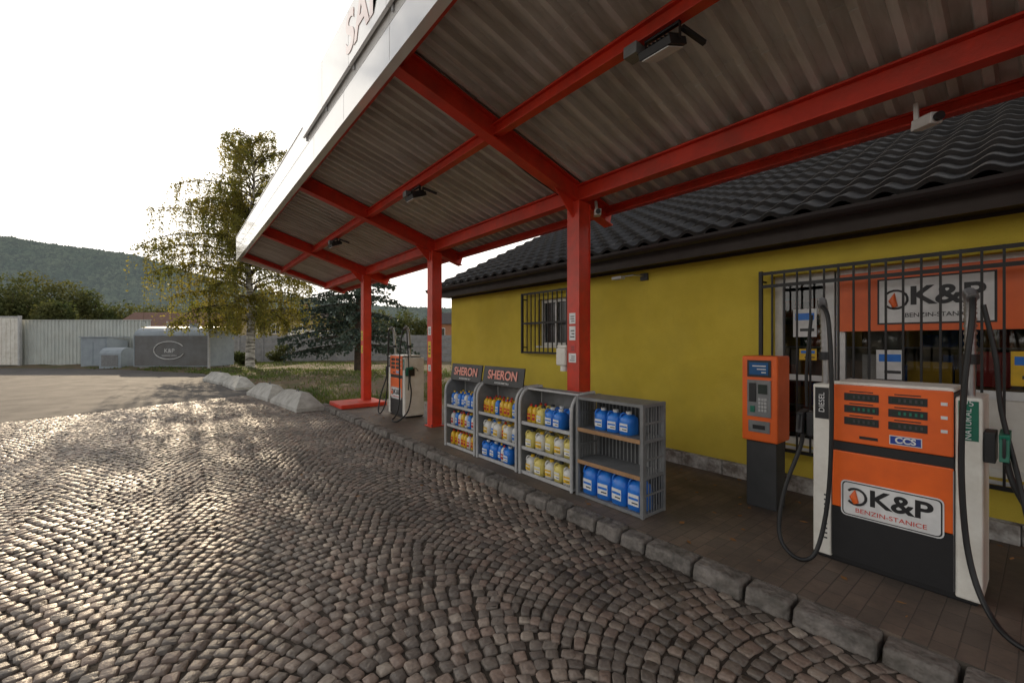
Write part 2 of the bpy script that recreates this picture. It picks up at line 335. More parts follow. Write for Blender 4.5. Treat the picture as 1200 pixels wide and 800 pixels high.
while y<Y1-.1:
    l=random.uniform(.25,.55); g.box(WX-.02-random.uniform(0,.012),WX+.02,y,min(y+l-.008,Y1),.09,.255+random.uniform(-.015,.012),'plinth'); y+=l
g.obj('plinth',B,bevel=.01)
ex,ez,rx,rz=4.80,2.93,8.85,4.96; ln=math.hypot(rx-ex,rz-ez)
ny=int((9.12+5.2)/.025)+1; ysn=np.linspace(-5.2,9.12,ny); courses=13
V=[]; rows=[]
for c in range(courses):
    for fr,dz in ((0,.0),(.001,.045),(.06,.048),(.5,.022),(.998,.0)):
        u=(c+fr)/courses; rows.append((ex+u*(rx-ex),ez+u*(rz-ez),dz))
for j,(x,z,dz) in enumerate(rows):
    ph=ysn/.30*2*np.pi; w=(.5+.5*np.cos(ph))**1.3*.06
    V.append(np.stack([np.full(ny,x),ysn,z+dz+w],1))
V=np.concatenate(V); nr=len(rows)
ii,jj=np.meshgrid(np.arange(nr-1),np.arange(ny-1),indexing='ij'); a=(ii*ny+jj).ravel()
F=np.stack([a,a+ny,a+ny+1,a+1],1); npmesh('roof_tiles',V,F,'tile',False,B)
g=MB()
g.prism([(ex+.02,ez-.02),(rx,rz-.03),(12.9,ez-.02),(12.85,ez-.10),(rx,rz-.14),(ex+.02,ez-.12)],-5.18,9.10,'brown')
g.prism([(rx+.01,rz+.03),(12.95,ez+.03),(12.95,ez-.01),(rx,rz-.01)],-5.2,9.12,'tile')
g.tube([(rx,y,rz+.03) for y in (-5.2,9.12)],.11,'tile',10)
for y in np.arange(-5.1,9.1,.36): g.tube([(rx,y,rz+.03),(rx,y+.04,rz+.03)],.125,'tile',10)
g.box(ex+.06,WX+.02,-5.15,9.05,ez-.19,ez-.125,'brown'); g.box(ex+.03,ex+.06,-5.15,9.05,ez-.23,ez-.02,'brown')
g.box(WX-.02,WX+.02,-5.1,8.9,ez-.22,ez-.192,'brown')
g.obj('roof_structure',B)
g=MB(); pr=[(ex-.09+.075*math.cos(t),ez-.03+.075*math.sin(t)) for t in np.linspace(math.pi,2*math.pi,9)]
pr2=[(ex-.09+.066*math.cos(t),ez-.03+.066*math.sin(t)) for t in np.linspace(2*math.pi,math.pi,9)]
g.prism(pr+pr2,-5.2,9.14,'gutter')
for y in np.arange(-4.8,9,.8): g.beam((ex-.165,y,ez-.025),(ex+.04,y,ez-.01),.025,.006,'gutter')
g.obj('gutter',B)
g=MB()
def frame(y0,y1,z0,z1,x,w=.06,k='pvc',d=.06):
    g.box(x,x+d,y0,y1,z0,z0+w,k); g.box(x,x+d,y0,y1,z1-w,z1,k); g.box(x,x+d,y0,y0+w,z0+w,z1-w,k); g.box(x,x+d,y1-w,y1,z0+w,z1-w,k)
frame(5.08,5.82,1.62,2.46,WX+.09); g.box(WX+.092,WX+.148,5.43,5.47,1.68,2.40,'pvc'); g.box(WX+.13,WX+.14,5.13,5.78,1.67,2.41,'wdark'); g.box(WX-.03,WX+.09,5.06,5.84,1.59,1.618,'pvc')
g.obj('small_window',B)
def bars(y0,y1,z0,z1,x,step,name,hz):
    g=MB(); r=.008
    for y in np.arange(y0,y1+.001,step): g.box(x-r,x+r,y-r,y+r,z0,z1,'bars')
    for z in hz: g.box(x-.012,x-.0085,y0-.03,y1+.03,z-.018,z+.018,'bars')
    g.box(x-.02,x+.02,y0-.045,y0-.012,z0-.01,z1+.01,'bars'); g.box(x-.02,x+.02,y1+.012,y1+.045,z0-.01,z1+.01,'bars')
    for z in (z0+.1,z1-.1):
        for y in (y0-.028,y1+.028): g.box(x,WX+.01,y-.01,y+.01,z-.01,z+.01,'bars')
    g.obj(name,B)
bars(4.98,6.1,1.49,2.58,5.10,.112,'small_window_grille',(1.5,2.03,2.57))
bars(-1.9,1.96,.53,2.46,5.09,.118,'shop_window_grille',(.55,2.30,2.44))
g=MB(); x=WX+.1
frame(1.38,1.93,.58,2.42,x,.075); frame(-1.7,1.36,.58,2.42,x,.07)
g.box(x,x+.06,-.25,-.18,.65,2.35,'pvc'); g.box(x+.002,x+.058,-1.63,1.29,1.22,1.29,'pvc'); g.box(x+.002,x+.058,1.455,1.855,1.28,1.34,'pvc')
g.box(WX-.03,WX+.1,-1.75,1.95,.55,.578,'pvc'); g.box(x+.02,x+.04,-1.63,1.29,.65,1.22,'white')
g.obj('shop_window_frame',B)
g=MB(); g.box(x+.03,x+.036,1.455,1.855,.65,2.345,'glass'); g.box(x+.03,x+.036,-1.63,1.29,1.29,2.35,'glass'); g.obj('shop_window_glass',B)
g=MB(); g.box(x-.03,x-.012,-1.66,1.33,1.80,2.37,'orange'); g.box(x-.034,x-.0305,.27,1.03,1.86,2.29,'black'); g.box(x-.038,x-.0345,.285,1.015,1.875,2.275,'plate')
g.obj('shop_banner',B)
text('K&P',(x-.040,.57,2.11),.23,'black',B,'banner_letters',bold=.006,sx=1.15); text('BENZIN-STANICE',(x-.040,.62,1.94),.055,'black',B,'banner_subtitle')
g=MB(); g.tube([(x-.042,.90+.085*math.cos(t),2.09+.085*math.sin(t)) for t in np.linspace(.7,5.6,14)],.009,'black'); g.tube([(x-.042,.90,2.02),(x-.042,.92,2.08),(x-.042,.905,2.15)],[.02,.03,.003],'orange',6); g.obj('banner_flame_ring',B)
g=MB(); g.box(7.6,7.65,-3,3,.27,2.75,'interior'); g.box(5.53,7.6,-3,-2.95,.27,2.75,'interior'); g.box(5.53,7.6,3,3.05,.27,2.75,'interior'); g.box(5.53,7.6,-2.95,3,.28,.32,'wood'); g.box(5.53,7.6,-2.95,3,2.72,2.76,'interior')
cols=['jred','jblue','jyel','jwhite','orange','green','wood']
for sh in range(5):
    z=.5+sh*.38; g.box(6.4,6.8,-2.6,2.6,z-.02,z,'pvc')
    y=-2.6
    while y<2.5:
        w=random.uniform(.06,.2); g.box(6.45,6.7,y,y+w-.01,z+.001,z+random.uniform(.12,.3),random.choice(cols)); y+=w
for (y,z,w,h,c) in [(1.1,1.31,.18,.26,'jwhite'),(.7,1.31,.3,.2,'jyel'),(.3,1.31,.2,.3,'jred'),(0,1.31,.22,.22,'plate'),(-.6,1.31,.3,.3,'jblue')]:
    g.box(5.5,5.56,y-w/2,y+w/2,z,z+h,c)
g.box(5.45,5.9,-1.5,1.3,1.2,1.30,'wood'); g.obj('shop_interior',B)
for i,(y,z,w,h,c) in enumerate([(1.65,1.75,.22,.3,'plate'),(1.62,1.5,.16,.12,'jyel'),(.95,1.34,.2,.28,'plate'),(.1,1.34,.2,.28,'jyel')]):
    g=MB(); g.box(x+.026,x+.0285,y-w/2,y+w/2,z,z+h,c); g.box(x+.0245,x+.0256,y-w*.4,y+w*.4,z+h*.6,z+h*.85,'jblue'); g.box(x+.0245,x+.0256,y-w*.4,y+w*.2,z+h*.2,z+h*.3,'dgrey'); g.obj('window_poster',B)
W=empty('wall_light',(5.1,3.6,2.6)); g=MB(); g.box(5.19,5.222,3.5,3.62,2.56,2.66,'dgrey'); g.tube([(5.2,3.56,2.62),(5.0,3.6,2.62),(4.9,3.75,2.60)],.012,'steel'); g.box(4.86,4.95,3.7,3.86,2.57,2.61,'lgrey'); g.obj('fitting',W,bevel=.005)
# ---------------------------------------------------------------- canopy
CAN=empty('petrol_station_canopy',(3.9,7.3,0))
def zb(x): return 3.38+.304*(3.9-x)
g=MB()
CX=3.9
for y in (-.1,3.6,7.3,11.0):
    g.box(CX-.095,CX+.095,y-.085,y+.085,.10,3.40,'red')
    g.box(CX-.101,CX-.0955,y-.10,y+.10,.12,3.38,'red'); g.box(CX+.0955,CX+.101,y-.10,y+.10,.12,3.38,'red')
    g.box(CX-.14,CX+.14,y-.14,y+.14,.096,.118,'red')
    for a in(-.115,.115):
        for b in (-.115,.115): g.tube([(CX+a,y+b,.118),(CX+a,y+b,.14)],.012,'dgrey',6)
    g.add([(CX-.11,y-.01,3.2),(CX-.11,y+.01,3.2),(CX-.42,y+.01,zb(CX-.42)),(CX-.42,y-.01,zb(CX-.42)),(CX-.11,y-.01,3.46),(CX-.11,y+.01,3.46)],[(0,1,2,3),(0,3,4),(1,5,2),(3,2,5,4),(0,4,5,1)],'red')
g.obj('columns',CAN,bevel=.006)
g=MB(); g.box(3.08,4.2,10.35,11.33,.098,.20,'red'); g.obj('column_foot_slab',CAN,bevel=.02)
g=MB()
for y in (-3.8,-.1,3.6,7.3,11.0,14.7):
    h=.22 if y<14 else .12; c=.11 if y<14 else .16
    g.ibeam((1.52,y,zb(1.52)+c),(4.5,y,zb(4.5)+c),.14,h,'red')
g.obj('cross_beams',CAN,bevel=.003)
g=MB()
g.ibeam((3.9,-4,3.505),(3.9,14.8,3.505),.13,.20,'red')
g.ibeam((2.62,-4,3.885),(2.62,14.8,3.885),.09,.13,'red')
g.ibeam((4.42,-4,3.39),(4.42,14.8,3.39),.09,.10,'red')
g.ibeam((1.56,-4,4.21),(1.56,14.8,4.21),.08,.12,'red')
g.obj('longitudinal_beams',CAN,bevel=.003)
pitch=.17; pat=[(0,0),(.20,0),(.30,1),(.80,1),(.90,0)]
yv=[];zv=[]
for n_ in range(int(18.9/pitch)):
    for a,b in pat: yv.append(-4+(n_+a)*pitch); zv.append(b*.062)
yv=np.array(yv); zv=np.array(zv); xs=np.array([1.5,2.35,2.352,3.35,3.352,4.52]); lift=[0,0,.006,.006,.012,.012]
V=np.concatenate([np.stack([np.full(len(yv),x),yv,zb(x)+.235+zv-lf+.012+.003*np.sin(yv*3+x)],1) for x,lf in zip(xs,lift)])
nn=len(yv); ii,jj=np.meshgrid(np.arange(len(xs)-1),np.arange(nn-1),indexing='ij'); a=(ii*nn+jj).ravel()
npmesh('roof_sheets',V,np.stack([a,a+1,a+nn+1,a+nn],1),'sheet',False,CAN)
g=MB(); y=-4.0; 
while y<14.85:
    y2=min(y+1.25,14.92); g.box(1.44,1.475,y+.004,y2-.004,4.09,4.40,'fascia'); g.box(1.44,1.475,y+.004,y2-.004,4.408,4.74,'fascia'); y=y2
g.box(1.435,1.52,-4,14.92,4.068,4.088,'fascia'); g.box(1.432,1.50,-4,14.92,4.742,4.76,'fascia'); g.box(1.476,1.50,-4,14.9,4.10,4.73,'dgrey')
g.add([(1.5,14.86,zb(1.5)-.02),(4.5,14.86,zb(4.5)+.1),(4.5,14.86,zb(4.5)+.35),(1.5,14.86,4.74),(1.5,14.9,zb(1.5)-.02),(4.5,14.9,zb(4.5)+.1),(4.5,14.9,zb(4.5)+.35),(1.5,14.9,4.74)],[(0,1,2,3),(4,7,6,5),(0,4,5,1),(2,6,7,3)],'fascia')
g.obj('fascia',CAN,bevel=.002)
g=MB(); y=6.4
while y>-1.6: g.box(1.39,1.42,y-.98,y-.004,4.50,5.07,'fascia'); y-=.984
for y in np.arange(-1.5,6.5,.98): g.box(1.421,1.438,y-.015,y+.015,4.45,5.06,'steel')
g.obj('sign_band',CAN)
text('SAMOOBSLUHA',(1.386,2.4,4.79),.56,'palered',CAN,'fascia_letters',sx=1.05,bold=.012)
g=MB()
for y,items in ((3.6,[(1.98,.13,.1,'plate'),(1.80,.17,.1,'plate'),(1.62,.1,.1,'jred'),(1.50,.11,.12,'plate')]),(7.3,[(1.9,.16,.12,'plate'),(1.55,.3,.11,'stickery'),(1.2,.12,.1,'plate')]),(11.0,[(1.85,.25,.12,'stickery'),(1.5,.2,.12,'stickery')])):
    for z,h,w,c in items:
        g.box(CX-.104,CX-.1012,y-w/2+.01,y+w/2+.01,z-h/2,z+h/2,c)
        for q in range(3): g.box(CX-.1048,CX-.1042,y-w*.35+.01,y+w*.35*random.uniform(.3,1)+.01,z-h*.3+q*h*.22,z-h*.3+q*h*.22+h*.08,'dgrey')
g.obj('column_stickers',CAN)
g=MB(); g.box(CX-.13,CX-.0,3.71,3.87,1.40,1.62,'white'); g.box(CX-.11,CX-.01,3.705,3.88,1.62,1.655,'white'); g.tube([(CX-.06,3.79,1.33),(CX-.06,3.79,1.40)],.05,'white',12); g.obj('dispenser',empty('paper_towel_dispenser',(CX-.06,3.79,1.5)),bevel=.02)
for (x,y,z) in ((4.12,3.5,3.28),(4.2,.6,3.25)):
    e=empty('security_camera',(x,y,z)); g=MB(); g.beam((x,y,z),(x-.12,y-.12,z-.02),.08,.075,'pvc'); g.tube([(x-.125,y-.125,z-.02),(x-.14,y-.14,z-.023)],.03,'black',12); g.beam((x,y,z+.03),(x-.02,y+.0,z+.16),.03,.03,'pvc',up=(1,0,0)); g.obj('housing',e,bevel=.008)
for y in (1.65,5.45,9.2):
    e=empty('floodlight',(2.66,y,3.7)); g=MB()
    g.beam((2.52,y,3.66),(2.72,y,3.74),.24,.05,'black'); g.beam((2.53,y,3.628),(2.715,y,3.702),.20,.008,'lens')
    for j in range(7): g.beam((2.55,y-.09+j*.03,3.715),(2.7,y-.09+j*.03,3.775),.006,.035,'black')
    g.beam((2.62,y-.13,3.70),(2.62,y-.13,3.83),.03,.006,'black',up=(0,1,0)); g.beam((2.62,y+.13,3.70),(2.62,y+.13,3.83),.03,.006,'black',up=(0,1,0)); g.box(2.605,2.635,y-.133,y+.133,3.80,3.818,'black')
    g.box(2.55,2.66,y+.16,y+.27,3.74,3.82,'grey'); g.beam((2.66,y-.12,3.8),(2.85,y-.18,3.74),.03,.03,'black')
    g.tube(smoothpts([(2.6,y,3.76),(2.58,y+.12,3.72),(2.6,y+.2,3.76)]),.008,'rubber',6)
    g.obj('lamp_body',e,bevel=.006)
g=MB(); g.tube([(2.66,-3.9,3.835),(2.665,14.6,3.835)],.009,'rubber',6)
g.tube(smoothpts([(2.67,3.72,3.83),(3.2,3.70,3.60),(3.75,3.70,3.44),(3.84,3.70,3.3),(3.84,3.70,1.66)]),.008,'dgrey',6)
g.obj('cable',CAN)
# ---------------------------------------------------------------- fuel pumps
def pump(dy):
    P=empty('fuel_pump',(3.98,.68+dy,.097))
    X=3.77; a=.25+dy; b=1.11+dy
    g=MB(); g.box(X+.03,X+.42,a+.02,b-.02,.096,.15,'black'); g.box(X+.012,X+.43,a+.11,b-.11,.15,1.375,'dgrey')
    g.box(X+.0,X+.44,a,a+.115,.13,1.36,'white'); g.box(X+.0,X+.44,b-.115,b,.13,1.385,'white'); g.box(X+.03,X+.41,a+.12,b-.12,1.377,1.41,'white')
    g.obj('housing',P,bevel=.012)
    g=MB(); g.box(X-.012,X+.011,a+.12,b-.12,.985,1.392,'orange'); g.box(X-.006,X+.011,a+.12,b-.12,.51,.915,'orange'); g.obj('orange_panels',P,bevel=.008)
    g=MB(); g.box(X-.006,X+.011,a+.12,b-.12,.155,.507,'black')
    g.box(X+.0,X+.011,a+.12,b-.12,.92,.98,'black'); g.box(X-.004,X+.011,a+.118,a+.123,.16,.9,'steel')
    for r in range(3):
        z=1.31-r*.085
        for (p,w) in ((.20,.19),(.44,.19)):
            g.box(X-.0155,X-.0125,b-.12-p-w/2+.03,b-.12-p+w/2+.03,z-.027,z+.025,'black')
            g.box(X-.0165,X-.0156,b-.12-p-w/2+.045,b-.12-p+w/2+.012,z-.016,z+.014,'display')
            for d_ in range(5): g.box(X-.0172,X-.0166,b-.12-p-w/2+.05+d_*.027,b-.12-p-w/2+.062+d_*.027,z-.011,z+.010,'green' if r==1 else 'dgrey')
            g.box(X-.0135,X-.0125,b-.12-p-w/2+.06,b-.12-p+w/2-.0,z+.034,z+.041,'black')
    for q in range(3): g.box(X-.0155,X-.0125,a+.145,a+.175,1.13+q*.085,1.15+q*.085,'plate')
    g.box(X-.0145,X-.0125,b-.60,b-.44,1.015,1.075,'plate'); g.box(X-.0155,X-.0146,b-.595,b-.445,1.02,1.07,'blue')
    g.box(X-.0145,X-.0125,b-.38,b-.28,1.02,1.04,'black')
    g.box(X-.004,X-.0015,b-.10,b-.015,1.13,1.36,'black'); g.box(X-.004,X-.0015,a+.015,a+.10,1.10,1.34,'green')
    for i in range(10): g.box(X-.002,X-.0005,b-.09,b-.07,.25+i*.035,.262+i*.035,'dgrey')
    g.obj('display_details',P)
    g=MB()
    def rr(y0,y1,z0,z1,r=.03):
        pts=[]
        for cx,cz,s0 in ((y1-r,z1-r,0),(y0+r,z1-r,90),(y0+r,z0+r,180),(y1-r,z0+r,270)):
            for t in (0,30,60,90): pts.append((cx+r*math.cos(rad(s0+t)),cz+r*math.sin(rad(s0+t))))
        return pts
    g.prism(rr(b-.70,b-.175,.465,.715),X-.0105,X-.0065,'plate','x'); g.prism(rr(b-.692,b-.183,.473,.707,.025),X-.0120,X-.0106,'black','x'); g.prism(rr(b-.685,b-.19,.480,.700,.022),X-.0135,X-.0121,'plate','x')
    g.tube([(X-.016,b-.262+.055*math.cos(t),.61+.055*math.sin(t)) for t in np.linspace(.7,5.6,16)],.008,'black',6)
    g.tube([(X-.016,b-.262,.565),(X-.016,b-.247,.605),(X-.016,b-.257,.655)],[.018,.024,.003],'orange',6)
    g.obj('logo_plate',P)
    text('K&P',(X-.0145,b-.49,.615),.155,'black',P,'logo_letters',ext=.001,bold=.004,sx=1.15); text('BENZIN-STANICE',(X-.0145,b-.44,.515),.042,'signred',P,'logo_subtitle',ext=.001,sx=1.12)
    text('CCS',(X-.0162,b-.52,1.045),.055,'plate',P,'card_label',ext=.0005,bold=.002)
    text('DIESEL',(X-.0055,b-.058,1.25),.05,'plate',P,'fuel_label',rot=(90,-90,-90),ext=.001)
    text('NATURAL',(X-.0055,a+.058,1.20),.042,'plate',P,'fuel_label',rot=(90,-90,-90),ext=.001); text('95',(X-.0055,a+.058,1.325),.05,'plate',P,'fuel_label',ext=.001)
    g=MB()
    for yc in (b-.04,a+.06):
        g.tube([(X+.15,yc,1.3),(X+.13,yc,1.75)],.022,'steel',10)
        pts=smoothpts([(X+.13,yc,1.6),(X+.11,yc,1.9),(X+.06,yc,2.0),(X-.0,yc-.02,1.96)],8); g.tube(pts,.026,'steel',10)
        for i in range(0,len(pts)-1): g.tube([pts[i],pts[i]+(pts[i+1]-pts[i])*.35],.031,'steel',10)
        g.tube([(X+.13,yc,1.56),(X+.13,yc,1.62)],.04,'black',10)
    g.obj('hose_masts',P)
    g=MB(); h=.015
    g.tube(smoothpts([(X-.0,b-.06,1.96),(X-.05,b-.11,1.85),(X-.07,b-.135,1.4),(X-.08,b-.13,.8),(X-.10,b-.10,.4),(X-.17,b-.05,.16),(X-.2,b+.06,.125),(X-.16,b+.17,.24),(X-.10,b+.16,.55),(X-.02,b+.08,.88),(X-.02,b+.06,1.0)]),h,'rubber',8)
    g.tube(smoothpts([(X-.0,a+.04,1.96),(X-.05,a+.04,1.82),(X-.08,a+.07,1.4),(X-.08,a+.08,.9),(X-.10,a+.05,.45),(X-.2,a-.03,.2),(X-.34,a-.15,.125),(X-.30,a-.34,.125),(X-.1,a-.36,.3),(X+.04,a-.22,.62),(X+.06,a-.12,.86),(X+.08,a-.09,1.0)]),h,'rubber',8)
    g.tube(smoothpts([(X+.02,b+.015,1.9),(X+.03,b+.05,1.5),(X+.05,b+.055,1.2)]),.012,'rubber',8)
    g.tube(smoothpts([(X+.04,a-.0,1.92),(X+.04,a-.05,1.6),(X+.05,a-.07,1.3),(X+.03,a-.13,.95),(X-.0,a-.17,.7)]),.012,'rubber',8)
    g.obj('hoses',P)
    for (yy,kk,sg) in ((b,'black',1),(a,'green',-1)):
        g=MB(); g.box(X+.02,X+.20,yy+sg*.002,yy+sg*.05,.98,1.16,'black')
        g.beam((X-.0,yy+sg*.085,1.0),(X+.02,yy+sg*.085,1.13),.04,.06,kk,up=(1,0,0)); g.beam((X+.0,yy+sg*.085,1.13),(X+.14,yy+sg*.085,1.15),.045,.05,kk)
        g.tube([(X+.13,yy+sg*.085,1.15),(X+.22,yy+sg*.075,1.14),(X+.27,yy+sg*.07,1.08)],.012,'steel',8)
        g.tube([(X-.01,yy+sg*.085,.99),(X-.03,yy+sg*.085,1.06),(X-.02,yy+sg*.085,1.14)],.008,'black',6)
        g.obj('nozzle',P,bevel=.01)
pump(0); pump(8.1)
# ---------------------------------------------------------------- payment terminal
T=empty('payment_terminal',(4.5,1.735,.097))
g=MB(); g.box(4.44,4.66,1.60,1.87,.095,.74,'dgrey'); g.obj('pedestal',T,bevel=.01)
g=MB(); g.box(4.40,4.70,1.575,1.895,.74,1.56,'orange'); g.obj('case',T,bevel=.015)
g=MB(); g.box(4.391,4.398,1.63,1.84,1.36,1.52,'black'); g.box(4.386,4.3905,1.65,1.82,1.38,1.50,'screen')
for q in range(3): g.box(4.3845,4.3858,1.67,1.67+.04*(q+1),1.40+q*.03,1.41+q*.03,'plate')
g.box(4.391,4.398,1.63,1.84,.98,1.33,'grey'); g.box(4.386,4.3905,1.66,1.74,1.2,1.29,'display'); g.box(4.382,4.3905,1.76,1.82,1.12,1.30,'black')
for i in range(3):
    for j in range(4): g.box(4.385,4.3905,1.665+i*.026,1.685+i*.026,1.03+j*.035,1.055+j*.035,'lgrey')
g.box(4.383,4.3905,1.77,1.81,1.02,1.08,'green'); g.box(4.392,4.398,1.64,1.83,.83,.94,'grey'); g.box(4.388,4.3915,1.68,1.79,.86,.90,'black')
g.obj('front_panel',T,bevel=.002)
# ---------------------------------------------------------------- racks
def jug(name,w,d,h,body,cap,label,handle=True):
    g=MB(); rings=[(0,.9,.9),(.02,1,1),(.55,1,1),(.72,.96,.94),(.84,.6,.6),(.88,.33,.4)]; vs=[];k8=[(-1,-.6),(-.7,-1),(.7,-1),(1,-.6),(1,.6),(.7,1),(-.7,1),(-1,.6)]
    for z,a,c in rings:
        for p,q in k8: vs.append((p*d/2*c,q*w/2*a,z*h))
    fs=[(r*8+j,r*8+(j+1)%8,(r+1)*8+(j+1)%8,(r+1)*8+j) for r in range(len(rings)-1) for j in range(8)]+[tuple(range(7,-1,-1)),tuple(range(40,48))]
    g.add(vs,fs,body,True); g.tube([(0,0,.87*h),(0,0,h)],min(w,d)*.2,cap,10)
    g.box(-d/2-.0015,-d/2+.002,-w*.33,w*.33,h*.16,h*.5,label)
    g.box(-d/2-.0025,-d/2-.0016,-w*.3,w*.3,h*.33,h*.40,body if label!=body else cap); g.box(-d/2-.0025,-d/2-.0016,-w*.28,w*.1,h*.22,h*.26,'dgrey')
    if handle: g.tube(smoothpts([(-d*.1,w*.12,h*.86),(-d*.3,w*.2,h*.93),(-d*.42,w*.3,h*.84),(-d*.44,w*.36,h*.68)],3),.008,body,6)
    me=g.obj(name); m=me.data; bpy.data.objects.remove(me); return m
J={}
J['bb']=jug('jug_big_blue',.175,.20,.31,'jblue','jwhite','plate'); J['sb']=jug('jug_blue',.14,.16,.22,'jblue','jwhite','plate'); J['sy']=jug('jug_yellow',.13,.15,.22,'jpale','dgrey','plate')
J['yb']=jug('bottle_yellow',.075,.09,.22,'jyel','jred','jred',False); J['wb']=jug('bottle_white',.075,.09,.21,'jwhite','jred','jred',False); J['bl']=jug('bottle_blue',.075,.09,.22,'jblue','jyel','jwhite',False); J['lb']=jug('bottle_white_blue',.075,.09,.21,'jwhite','jblue','jblue',False); J['wy']=jug('jug_white_yellow',.13,.15,.21,'jwhite','jyel','jyel')
def put(mesh,x,y,z,P):
    o=bpy.data.objects.new('bottle',mesh); COL.objects.link(o); o.location=(x,y,z); o.rotation_euler=(0,0,random.uniform(-.12,.12)); par(o,P)
def rack(y0,y1,rows,header):
    R=empty('bottle_display_rack',(3.48,(y0+y1)/2,.097)); XF=3.30
    g=MB(); prof=smoothpts([(XF,0,.10),(XF,0,.55),(XF,0,.93),(XF+.035,0,1.05),(XF+.13,0,1.12),(XF+.36,0,1.135)],4)
    for y in (y0+.02,y1-.02):
        g.tube([(p.x,y,p.z) for p in prof],.019,'lgrey',8); g.tube([(XF+.36,y,1.135),(XF+.37,y,.10)],.017,'lgrey',8); g.tube([(XF,y,.12),(XF+.37,y,.12)],.015,'lgrey',8)
        pp=[(XF+.01,.12)]+[(p.x+.006,p.z-.005) for p in prof if p.z>.5]+[(XF+.36,1.12),(XF+.36,.12)]
        g.prism(pp,y-.004,y+.004,'grey')
    g.tube([(XF+.13,y0+.02,1.12),(XF+.13,y1-.02,1.12)],.014,'lgrey',8)
    g.obj('side_frames',R)
    g=MB(); g.box(XF+.355,XF+.362,y0+.03,y1-.03,.12,1.12,'grey')
    for z in (.125,.42,.72): g.box(XF+.02,XF+.35,y0+.03,y1-.03,z-.012,z,'grey'); g.box(XF+.008,XF+.019,y0+.04,y1-.04,z-.02,z+.02,'lgrey')
    g.box(XF+.14,XF+.355,y0+.03,y1-.03,1.105,1.115,'grey'); g.obj('shelves',R)
    for z,items in zip((.126,.421,.721),rows):
        y=y1-.06; i=0
        while True:
            kind=items[i%len(items)]; w=.155 if kind in('sb','sy','wy') else .088
            if y-w<y0+.05: break
            put(J[kind],XF+.12+random.uniform(-.02,.02),y-w/2,z,R); put(J[kind],XF+.27,y-w/2,z,R)
            y-=w; i+=1
    if header:
        g=MB(); yc=(y0+y1)/2; g.beam((XF+.10,yc,1.11),(XF+.14,yc,1.36),y1-y0-.02,.018,'black',up=(1,0,0)); g.obj('header_board',R,bevel=.003)
        t=text('SHERON',(XF+.106,yc,1.245),.165,'fadered',R,'header_letters',sx=1.0,bold=.004); t.rotation_euler=(rad(81),0,rad(-90))
        t=text('AUTOKOSMETIKA',(XF+.091,yc,1.145),.035,'plate',R,'header_subtitle',sx=1.1); t.rotation_euler=(rad(81),0,rad(-90))
rack(4.99,5.84,[['yb','yb','wb'],['wb','bl','wb','yb'],['bl','lb','bl']],True)
rack(4.06,4.96,[['sb','sb','bl','wb'],['wy','lb','wy','yb'],['yb','yb','yb','bl']],True)
rack(3.13,4.03,[['wy','sy'],['sy','wy'],['yb','yb','sy','sb','sb','sb']],False)
R=empty('metal_shelf_rack',(3.5,2.7,.097)); g=MB(); XF=3.30;y0,y1=2.27,3.09
for yy in (y0,y1-.035):
    for xx in (XF,XF+.33): g.box(xx,xx+.035,yy,yy+.035,.098,1.13,'grey')
for z in (.12,.46,.79,1.115): g.box(XF+.004,XF+.361,y0+.004,y1-.004,z-.018,z+.012,'grey')
for z in (.47,.80): g.box(XF-.006,XF-.001,y0+.03,y1-.03,z-.03,z+.01,'wood')
for i in range(16): g.box(XF+.345,XF+.351,y0+.04+i*.047,y0+.055+i*.047,.13,1.10,'grey')
for yy in (y0+.006,y1-.012):
    for i in range(7): g.box(XF+.05+i*.042,XF+.062+i*.042,yy,yy+.006,.13,1.10,'grey')
    for z in (.3,.62,.95): g.box(XF+.03,XF+.34,yy-.003,yy+.002,z-.01,z+.01,'grey')
g.box(XF+.3525,XF+.356,y0+.03,y1-.03,.13,1.10,'dgrey')
g.obj('frame',R,bevel=.003)
for i in range(4): put(J['bb'],XF+.13,y1-.14-i*.185,.133,R)
for i in range(3): put(J['sb'],XF+.16,y1-.24-i*.155,.803,R)
# ---------------------------------------------------------------- background structures
def local(name,l,t): return empty(name,tuple(FR(l,t)),-A0)
e=local('metal_sheet_fence',0,29.5); g=MB(); p=.25; pts=[]
xs=np.arange(-60,-25,p)
for x_ in xs: pts+= [(x_,0),(x_+.1,0),(x_+.13,.05),(x_+.22,.05)]
n=len(pts); V=[(a,b,0) for a,b in pts]+[(a,b,3.15) for a,b in pts]
g.add(V,[(i,i+1,i+1+n,i+n) for i in range(n-1)],'corr'); g.box(-60,-25,-.03,.08,3.15,3.2,'corr'); g.box(-60,-25,-.02,.06,-.05,.12,'concrete'); g.obj('panels',e,fix=False)
e=local('metal_gate',-35.2,29.1); g=MB(); 
for a in (-3.2,-1.6,0):
    g.box(a,a+1.55,-.05,.02,.1,3.3,'white')
    for j in range(5): g.box(a+.12+j*.3,a+.16+j*.3,-.075,-.052,.15,3.25,'white')
g.box(1.6,1.72,-.1,.05,-.05,3.45,'lgrey'); g.box(-3.3,1.75,-.06,.03,3.32,3.42,'lgrey'); g.obj('leaves',e)
e=local('fuel_storage_tank',-21,26.3); g=MB()
prof=[(0,.15),(2.4,.15),(2.4,2.1)]+[(1.2+1.2*math.cos(t),2.1+.55*math.sin(t)) for t in np.linspace(.2,math.pi-.2,12)]+[(0,2.1)]
g.prism(prof,-2.3,2.3,'tankgrey','x'); g.box(-2.25,2.25,-.012,-.002,.2,2.05,'tank'); g.box(-2.1,2.1,.1,2.3,-.04,.15,'concrete')
for a in (-2.32,2.27): g.box(a,a+.05,-.03,-.0125,.15,2.1,'tankgrey')
g.tube([(.5,1.2,2.6),(.5,1.2,2.85)],.25,'tankgrey',12); g.tube([(-1.2,1.2,2.6),(-1.2,1.2,3.0)],.05,'steel')
